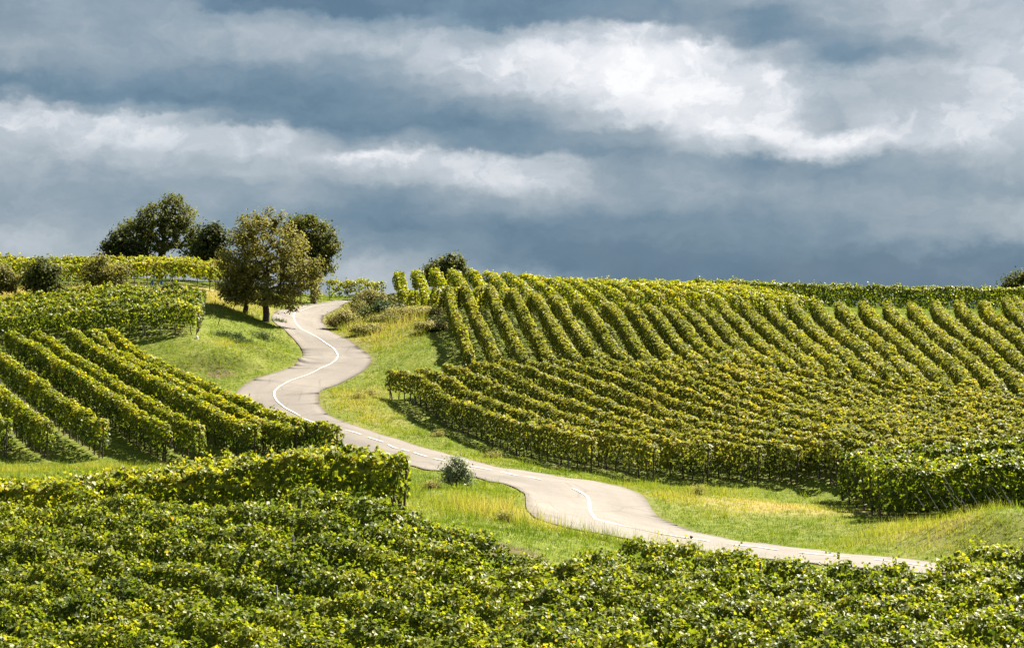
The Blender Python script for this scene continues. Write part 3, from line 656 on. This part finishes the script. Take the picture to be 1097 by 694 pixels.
# centre line: solid through the bends, broken on the straight
rflat = rv.reshape(-1, 3)
def rheight(q):
    out = np.empty(len(q))
    for a_ in range(len(q)):            # local plane through the nearest points of the carriageway
        d = ((rflat[:, :2] - q[a_]) ** 2).sum(1); ix = np.argpartition(d, 12)[:12]
        A_ = np.c_[rflat[ix, :2] - q[a_], np.ones(12)]; W_ = (1 / (d[ix] + 0.05))[:, None]
        out[a_] = np.linalg.lstsq(A_ * W_, rflat[ix, 2] * W_[:, 0], rcond=None)[0][2]
    return out
es = np.r_[0, np.cumsum(np.linalg.norm(np.diff(EC, axis=0), axis=1))]
ez = smooth(rheight(EC)[:, None], 2)[:, 0]
def s_at(px, py, Y): return es[np.argmin(((EC - hit(px, py, Y)) ** 2).sum(1))]
G = Geo()
def strip(s0, s1, wd=0.125):
    t = np.linspace(s0, s1, max(2, int((s1 - s0) / 0.25) + 1)); x = np.interp(t, es, EC[:, 0]); y = np.interp(t, es, EC[:, 1]); z = np.interp(t, es, ez) + 0.022
    d = np.c_[np.gradient(x), np.gradient(y)]; d /= np.linalg.norm(d, axis=1)[:, None] + 1e-9
    l = np.c_[x - d[:, 1] * wd / 2, y + d[:, 0] * wd / 2, z]; r = np.c_[x + d[:, 1] * wd / 2, y - d[:, 0] * wd / 2, z]
    ii = np.arange(len(t) - 1); m_ = len(t)
    G.add(np.vstack([l, r]), np.c_[ii, ii + m_, ii + m_ + 1, ii + 1])
s1 = s_at(321, 447.6, 117); s2 = s_at(615, 525, 85)
strip(0.3, s1)
s = s1 + 0.9
while s < s2 - 2.5: strip(s, s + 1.9); s += 2.75
strip(s2, s2 + 17.0); s = s2 + 18.0
while s < es[-1] - 2: strip(s, s + 1.9); s += 2.75
tag(link('road_marking', G.mesh('road_marking', M_PAINT)), 'white centre line along the winding road, broken on the straight', None, None, 'structure')

# ------------------------------------------------------------------ grass
def grass(name, n, hmin, hmax, wid, tint_shift, select, label, per=5, seed=1, mat_=None):
    g = np.random.default_rng(seed)
    Y = 37 + (205 - 37) * g.uniform(0, 1, n) ** 0.9; X = g.uniform(-1, 1, n) * (Y * 0.266 + 1.0)
    p = select(X, Y, g); X, Y = X[p], Y[p]; Z = HG(X, Y); m_ = len(X)
    d = dryness(X, Y) + 0.30 * wob(np.c_[X, Y], 31, 2.2) + 0.16 * wob(np.c_[X, Y], 32, 0.7)
    X = np.repeat(X, per) + g.normal(0, 0.07, m_ * per); Y = np.repeat(Y, per) + g.normal(0, 0.07, m_ * per); Z = np.repeat(Z, per); d = np.repeat(d, per)
    k_ = len(X); hgt = g.uniform(hmin, hmax, k_) * (0.7 + 0.5 * np.clip(d, 0, 1)) * (1 + (0 if hmax < 0.2 else 1.1) * np.clip(blob(X, Y, 405, 342, 163, 5, 12) + blob(X, Y, 620, 566, 67, 5, 3, .8) + blob(X, Y, 440, 350, 157, 4, 8), 0, 1)); th = g.uniform(0, 6.283, k_); ln = g.normal(0, 0.55, k_) * hgt; la = g.uniform(0, 6.283, k_)
    wx, wy = np.cos(th) * wid, np.sin(th) * wid; sc = np.sqrt(Y / 90.0)
    b0 = np.c_[X - wx * sc, Y - wy * sc, Z - 0.03]; b1 = np.c_[X + wx * sc, Y + wy * sc, Z - 0.03]
    tp = np.c_[X + np.cos(la) * ln, Y + np.sin(la) * ln, Z + hgt]
    G = Geo(); q = np.arange(k_)
    G.add(np.stack([b0, b1, tp], 1).reshape(-1, 3), np.c_[q * 3, q * 3 + 1, q * 3 + 2], np.clip(0.12 + 0.72 * d + tint_shift + g.normal(0, 0.1, k_), 0.02, 1))
    return tag(link(name, G.mesh(name, mat_ or M_GRASS)), label, None, None, 'stuff')
ROADN = box_blur(ROADM, 3)
def sel_short(X, Y, g):
    v = samp(inV, X, Y)
    return (samp(ROADS, X, Y) < 0.12 + 0.45 * g.uniform(0, 1, len(X)) ** 2) & ~samp(VINEM, X, Y) & (g.uniform(0, 1, len(X)) < np.where(v > 0.15, 0.35, 1.0)) & (Y > np.interp(X, top_edge[:, 0], top_edge[:, 1]) - 2)
def sel_tall(X, Y, g):
    d = dryness(X, Y) + 0.3 * wob(np.c_[X, Y], 35, 1.6)
    return (samp(ROADN, X, Y) < 0.02) & (samp(inV, X, Y) < 0.03) & (d + 0.35 * g.uniform(0, 1, len(X)) ** 2 > 0.5) & (blob(X, Y, 840, 545, 85, 4, 4) < 0.4) & (Y > np.interp(X, top_edge[:, 0], top_edge[:, 1]) + 0.3)
grass('grass', 300000, 0.05, 0.15, 0.014, 0.02, sel_short, 'short green grass on the verges and between the vine rows', 4, 2)
grass('tall_grass', 110000, 0.15, 0.5, 0.011, 0.06, sel_tall, 'tall dry grass and weeds on the banks beside the road', 5, 3)

# ------------------------------------------------------------------ trees and bushes
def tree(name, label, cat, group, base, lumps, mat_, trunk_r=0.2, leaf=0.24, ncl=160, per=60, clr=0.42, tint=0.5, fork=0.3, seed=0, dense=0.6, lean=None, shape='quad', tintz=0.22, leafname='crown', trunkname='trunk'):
    """base (px, py, distance); lumps (px, py, radius px, depth shift m): the crown's masses"""
    px, py, Y = base; g = np.random.default_rng(500 + seed)
    bx, by = X_(px, Y), Y; bz = float(H(bx, by)); B = np.array([bx, by, bz])
    LC = np.array([[X_(a, Y + d), Y + d, -(b - CY) / F * Y] for a, b, r, d in lumps]); LR = np.array([r / F * Y for a, b, r, d in lumps])
    pr = LR ** 2; pr = pr / pr.sum(); li = g.choice(len(lumps), ncl, p=pr)
    d = g.normal(0, 1, (ncl, 3)); d /= np.linalg.norm(d, axis=1)[:, None]
    rr = np.where(g.uniform(0, 1, ncl) < dense, g.uniform(0.72, 1.0, ncl), g.uniform(0.15, 0.8, ncl))
    C = LC[li] + d * (LR[li] * rr)[:, None]; C[:, 2] = np.maximum(C[:, 2], bz + 0.35)
    # skeleton: every clump reaches back to the nearest branch nearer the fork
    hz = C[:, 2].max() - bz; FK = B + np.array([0, 0, fork * hz]) + (np.array([lean[0], lean[1], 0]) if lean else 0)
    nodes = [B - [0, 0, 0.2], B * 0.5 + FK * 0.5 + np.r_[g.normal(0, 0.05 * trunk_r * 10, 2), 0], FK]; par = [-1, 0, 1]
    cen = C.mean(0)
    for q in (0.35, 0.65):
        nodes.append(FK * (1 - q) + cen * q + np.r_[g.normal(0, 0.1, 2), 0]); par.append(len(nodes) - 2)
    order = np.argsort(np.linalg.norm(C - FK, axis=1)); cn = {}
    for ci in order:
        N = np.array(nodes); dist = np.linalg.norm(N - C[ci], axis=1); fd = np.linalg.norm(N - FK, axis=1)
        cost = dist + 0.25 * fd; cost[:2] = 1e9; j = int(np.argmin(cost))
        mid_ = (N[j] + C[ci]) / 2 + np.r_[g.normal(0, 0.10, 2), 0.06] * dist[j] ** 0.5
        if dist[j] > 0.7: nodes.append(mid_); par.append(j); j = len(nodes) - 1
        nodes.append(C[ci]); par.append(j)
    N = np.array(nodes); ch = np.zeros(len(N)); w = np.zeros(len(N))
    for a_ in range(len(N) - 1, 0, -1):
        if w[a_] == 0: w[a_] = 1
        w[par[a_]] += w[a_]
    w[0] = max(w[0], 1); rad = trunk_r * (w / w[1]) ** 0.46; rad = np.maximum(rad, 0.012); rad[0] = trunk_r * 1.35
    ob = thing(name, B, label, cat, group)
    G = Geo()
    for a_ in range(1, len(N)):
        p = par[a_]; r0 = min(rad[p], rad[a_] * 1.5)
        G.tube(np.array([N[p], N[p] * 0.5 + N[a_] * 0.5 + g.normal(0, 0.03, 3) * np.linalg.norm(N[p] - N[a_]), N[a_]]) - B, [r0, (r0 + rad[a_]) / 2, rad[a_]], 7 if rad[a_] > 0.06 else 4, cap=False)
    link(trunkname, G.mesh(trunkname, M_BARK, True), ob)
    k_ = ncl * per; ci = np.repeat(np.arange(ncl), per)
    off = g.normal(0, 1, (k_, 3)) * clr * np.repeat(g.uniform(0.55, 1.25, ncl), per)[:, None] * [1, 1, 0.75]
    pos = C[ci] + off; ok = pos[:, 2] > bz + 0.12; pos, off, ci = pos[ok], off[ok], ci[ok]; k_ = len(pos)
    nr = off / (np.linalg.norm(off, axis=1)[:, None] + 1e-6) * 0.6 + (pos - cen) / (np.linalg.norm(pos - cen, axis=1)[:, None]) * 0.4 + [0, 0, 0.35] + g.normal(0, 0.5, (k_, 3))
    cl_t = g.normal(0, 0.12, ncl)
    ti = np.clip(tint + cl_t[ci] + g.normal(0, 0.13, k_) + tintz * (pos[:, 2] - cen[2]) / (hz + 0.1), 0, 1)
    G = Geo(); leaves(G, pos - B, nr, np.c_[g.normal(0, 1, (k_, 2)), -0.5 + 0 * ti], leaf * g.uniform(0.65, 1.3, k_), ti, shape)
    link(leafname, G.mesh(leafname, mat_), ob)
    return ob
tree('fruit_tree', 'broad brown-green tree with a bare trunk at the roadside', 'tree', None, (285,346,157),
     [(285,262,32,0),(262,270,26,-1),(306,268,26,1),(250,292,22,0),(320,290,23,0),(284,296,34,0),(268,246,20,0),(294,243,18,0.5),(326,304,20,0.5),(254,310,18,0),(308,316,19,-0.5),(288,314,16,-1),(246,300,16,0),(272,240,11,0),(335,284,11,0)],
     M_TREEB, 0.24, 0.17, 440, 52, 0.28, 0.64, 0.30, 1, 0.74, tintz=0.08)
tree('fruit_tree', 'smaller brown-green tree with a short trunk behind the broad roadside tree', 'tree', None, (262,337,158.5),
     [(256,305,16,0),(266,312,13,0),(248,312,12,0),(262,296,13,0)], M_TREEB, 0.2, 0.2, 90, 55, 0.32, 0.42, 0.35, 2)
tree('dark_tree', 'large open-crowned dark tree on the left skyline behind the vines', 'tree', None, (172,296,182),
     [(186,232,22,0),(165,234,19,0),(200,244,20,0),(148,248,18,1),(176,252,20,-1),(205,262,15,0),(160,258,15,0),(186,222,13,0),(137,246,9,0),(152,236,11,0),(213,252,9,0)],
     M_TREE, 0.34, 0.20, 270, 38, 0.30, 0.62, 0.22, 3, 0.8)
tree('dark_tree', 'low dense dark tree to the left of the large open-crowned tree', 'tree', None, (133,294,180),
     [(130,264,15,0),(120,270,11,0),(144,272,13,0),(130,255,9,0),(150,276,10,0)], M_TREE, 0.2, 0.24, 120, 60, 0.4, 0.28, 0.2, 4)
tree('dark_tree', 'small upright dark tree between the large tree and the roadside tree', 'tree', None, (226,294,178),
     [(222,262,12,0),(230,254,11,0),(236,266,11,0),(214,270,9,0),(228,246,6,0),(224,276,11,0)], M_TREE, 0.16, 0.24, 110, 60, 0.38, 0.3, 0.2, 5)
tree('dark_tree', 'round dark green tree standing behind the broad roadside tree', 'tree', None, (336,320,178),
     [(330,246,18,0),(345,256,18,0),(352,268,14,0),(322,238,12,0),(336,276,20,0),(318,262,18,0),(344,290,12,0),(328,296,14,0),(312,244,8,0)],
     M_TREE, 0.26, 0.21, 240, 56, 0.32, 0.60, 0.25, 6, 0.8)
tree('orchard_tree', 'low orchard tree with leaning trunk in front of the skyline vines', 'tree', None, (104,324,156),
     [(112,290,14,0),(98,292,12,0),(124,296,13,0),(92,304,9,0),(134,290,9,0),(106,282,9,0),(116,304,10,0)], M_TREEB, 0.13, 0.18, 95, 34, 0.28, 0.45, 0.28, 7, dense=0.8, lean=(0.6, 0))
tree('bush', 'dark green bush on the dry grass in front of the skyline vines', 'bush', None, (46,320,156),
     [(44,296,15,0),(50,304,14,0),(36,302,12,0),(60,292,6,0),(44,286,9,0),(48,312,11,0)], M_TREE, 0.09, 0.2, 120, 50, 0.32, 0.48, 0.15, 8)
tree('bush', 'tiny dark bush at the foot of the larger bush on dry grass', 'bush', None, (65,319,156), [(65,313,6,0),(70,314,4,0)], M_TREE, 0.04, 0.17, 24, 40, 0.2, 0.42, 0.15, 9)
tree('orchard_tree', 'brownish orchard tree cut by the left edge of the view', 'tree', None, (-8,326,156),
     [(-4,300,14,0),(10,302,10,0),(-14,296,14,0),(4,294,8,0)], M_TREEB, 0.13, 0.19, 90, 42, 0.32, 0.45, 0.3, 10, lean=(0.2, 0))
tree('bush', 'dark spreading bush on the skyline above the top vine tier', 'bush', None, (476,314,190),
     [(474,292,14,0),(486,284,11,0),(462,294,11,0),(492,294,10,0),(484,279,6,0),(470,286,8,0)], M_TREE, 0.14, 0.22, 130, 50, 0.32, 0.6, 0.2, 11)
tree('bush', 'rounded dark bush on the skyline at the right edge', 'bush', None, (1092,330,196),
     [(1090,306,14,0),(1080,309,10,0),(1104,304,14,0),(1076,313,7,0)], M_TREE, 0.12, 0.22, 110, 50, 0.34, 0.5, 0.2, 12)
tree('bush', 'small grey-green bush on the verge beside the lower road', 'bush', None, (489,524,79),
     [(489,508,11,0),(481,504,8,0),(498,505,8,0),(490,497,8,0),(483,514,9,0),(498,514,8,0),(489,493,4,0)], M_PALE, 0.03, 0.085, 100, 22, 0.14, 0.6, 0.15, 13)
SCR = [(408,337,163,15,.30,'dark-leaved scrub bush beside the vine ends on the bank'),(382,340,165,16,.62,'tall tan scrub bush at the top of the road bank'),(398,322,172,12,.6,'pale scrub bush crowning the bank above the road'),
       (368,344,160,9,.72,'small tan weed clump nearest the upper road bend'),(420,362,156,14,.52,'brushy green scrub below the vine ends'),(447,352,157,17,.74,'wispy pale scrub under the first vine ends'),
       (395,367,153,10,.66,'low tan weed clump on the bank in the upper bend'),(428,336,164,9,.28,'small dark scrub at the foot of the first vine row'),(462,368,150,9,.7,'low wispy weeds beside the middle vine tier')]
for j, (a_, b_, Yd, r, t_, lb) in enumerate(SCR):
    tree('scrub_bush', lb, 'bush', 'scrub bushes on the road bank', (a_, b_ + r * 0.8, Yd), [(a_, b_, r * 1.0, 0), (a_ - r * 1.1, b_ + r * 0.25, r * 0.8, 0), (a_ + r * 1.0, b_ + r * 0.2, r * 0.85, 0.4), (a_ + r * 0.2, b_ - r * 0.6, r * 0.5, 0.2), (a_ - r * 0.4, b_ - r * 0.4, r * 0.4, 0.5)],
         M_SCRUB if t_ > 0.4 else M_SHRUB, 0.03, 0.13, 130, 38, 0.24, t_, 0.1, 40 + j, leafname='foliage', trunkname='stems')
WD = [(268,384,145,7,.35,'dark weed clump on the lower left road bank'),(255,372,146,6,.3,'dark green weed clump above the eroded bank'),(300,348,160,6,.45,'leafy weeds at the roadside tree foot'),
      (463,516,78,5,.85,'straw-coloured weed tuft left of the small bush'),(542,556,66,5,.85,'straw-coloured weeds on the bank nearest the front vines'),(240,376,143,8,.25,'dark weeds on the upper edge of the left bank'),(258,391,141,7,.22,'dark weeds low in the left bank gully'),(283,372,149,8,.45,'grey-green weeds on the left bank by the road bend'),(528,486,103,5,.8,'dry weeds beside the road below the sweeping front row'),(470,466,112,5,.75,'dry weed clump below the left end of the front row'),(748,527,88,6,.7,'brownish weeds at the left edge of the mown meadow'),(385,430,124,6,.85,'pinkish dry weed clump inside the middle bend'),(398,415,128,6,.8,'dry weed clump above the middle bend')]
def tuft(label, px, py, Y, r, t_, seed):
    g = np.random.default_rng(seed); x0 = X_(px, Y); z0 = float(H(x0, Y)); rr = 1.7 * r / F * Y; n = int(260 + 90 * rr)
    a_ = g.uniform(0, 6.283, n); d = rr * np.minimum(np.abs(g.normal(0, 0.5, n)), 0.95); ox = np.cos(a_) * d * g.uniform(0.8, 1.5); oy = np.sin(a_) * d
    oz = HG(x0 + ox, Y + oy) - z0; hh = g.uniform(0.25, 1.0, n) * (0.28 + 0.035 * r) * np.clip(1.2 - 0.5 * d / rr, 0.3, 1.2)
    b = np.c_[ox, oy, oz - 0.03]; ln = g.normal(0, 0.30, (n, 2)) * hh[:, None] + 0.25 * np.c_[np.cos(a_), np.sin(a_)] * hh[:, None]
    top = b + np.c_[ln, hh]; th = g.uniform(0, 6.283, n); w_ = 0.011 * np.c_[np.cos(th), np.sin(th), 0 * th]; q = np.arange(n)
    G = Geo(); ti = np.clip(t_ + g.normal(0, 0.14, n), 0, 1)
    G.add(np.stack([b - w_, b + w_, top], 1).reshape(-1, 3), np.c_[q * 3, q * 3 + 1, q * 3 + 2], ti)
    m_ = g.uniform(0, 1, n) < (0.55 if t_ < 0.6 else 0.25); k_ = np.repeat(np.where(m_)[0], 5)
    c = b[k_] + (top[k_] - b[k_]) * g.uniform(0.3, 1.0, (len(k_), 1)) + g.normal(0, 0.035, (len(k_), 3))
    leaves(G, c, g.normal(0, 1, (len(k_), 3)) + [0, 0, 0.6], g.normal(0, 1, (len(k_), 3)), g.uniform(0.04, 0.09, len(k_)), np.clip(ti[k_] - 0.05, 0, 1), 'quad')
    return tag(link('weed_clump', G.mesh('weed_clump', M_SCRUB if t_ > 0.5 else M_SHRUB), None, (x0, Y, z0)), label, 'weeds', 'weed clumps along the road')
for j, (a_, b_, Yd, r, t_, lb) in enumerate(WD):
    tuft(lb, a_, b_ + r * 0.6, Yd, r, t_, 900 + j)

# ------------------------------------------------------------------ small things
def lone(name, label, cat, group, px, py, Y, build, mat_):
    x = X_(px, Y); z = float(H(x, Y)); G = Geo(); build(G)
    return tag(link(name, G.mesh(name, mat_), None, (x, Y, z)), label, cat, group)
def tubeb(G):
    G.tube([(0, 0, -0.05), (0, 0, 0.3), (0, 0, 0.62)], [0.11, 0.115, 0.11], 10, cap=False); G.tube([(0, 0, 0.6), (0, 0, 0.62), (0, 0, 0.62)], [0.115, 0.125, 0.11], 10)
lone('vine_guard_tube', 'blue plastic tube under the left skyline vines, nearer the large bush', 'guard tube', 'blue tubes under the skyline vines', 163, 306, 164.5, tubeb, M_BLUE)
lone('vine_guard_tube', 'blue plastic tube under the left skyline vines, nearer the roadside tree', 'guard tube', 'blue tubes under the skyline vines', 173, 305, 164.6, tubeb, M_BLUE)
def stone(G):
    G.tube([(0, 0, -0.05), (0, 0, 0.08), (0.01, 0, 0.17), (0.01, 0, 0.2)], [0.09, 0.10, 0.085, 0.04], 8)
lone('marker_stone', 'small white marker at the end of the left block below the orchard trees', 'marker', None, 211, 356, 138.6, stone, M_WHITE)
def stakeb(G): G.tube([(-0.25, 0, -0.1), (0, 0, 0.7), (0.22, 0, 1.5)], [0.03, 0.03, 0.027], 6)
for j, (a_, b_, Yd, lb) in enumerate([(236,348,148,'dark leaning stake in the grass nearest the left block'),(228,344,150,'thin leaning stake just behind the nearest stake'),(252,338,156,'leaning stake close to the small tree trunk')]):
    lone('leaning_stake', lb, 'stake', 'leaning stakes by the roadside tree', a_, b_, Yd, stakeb, M_STEM)
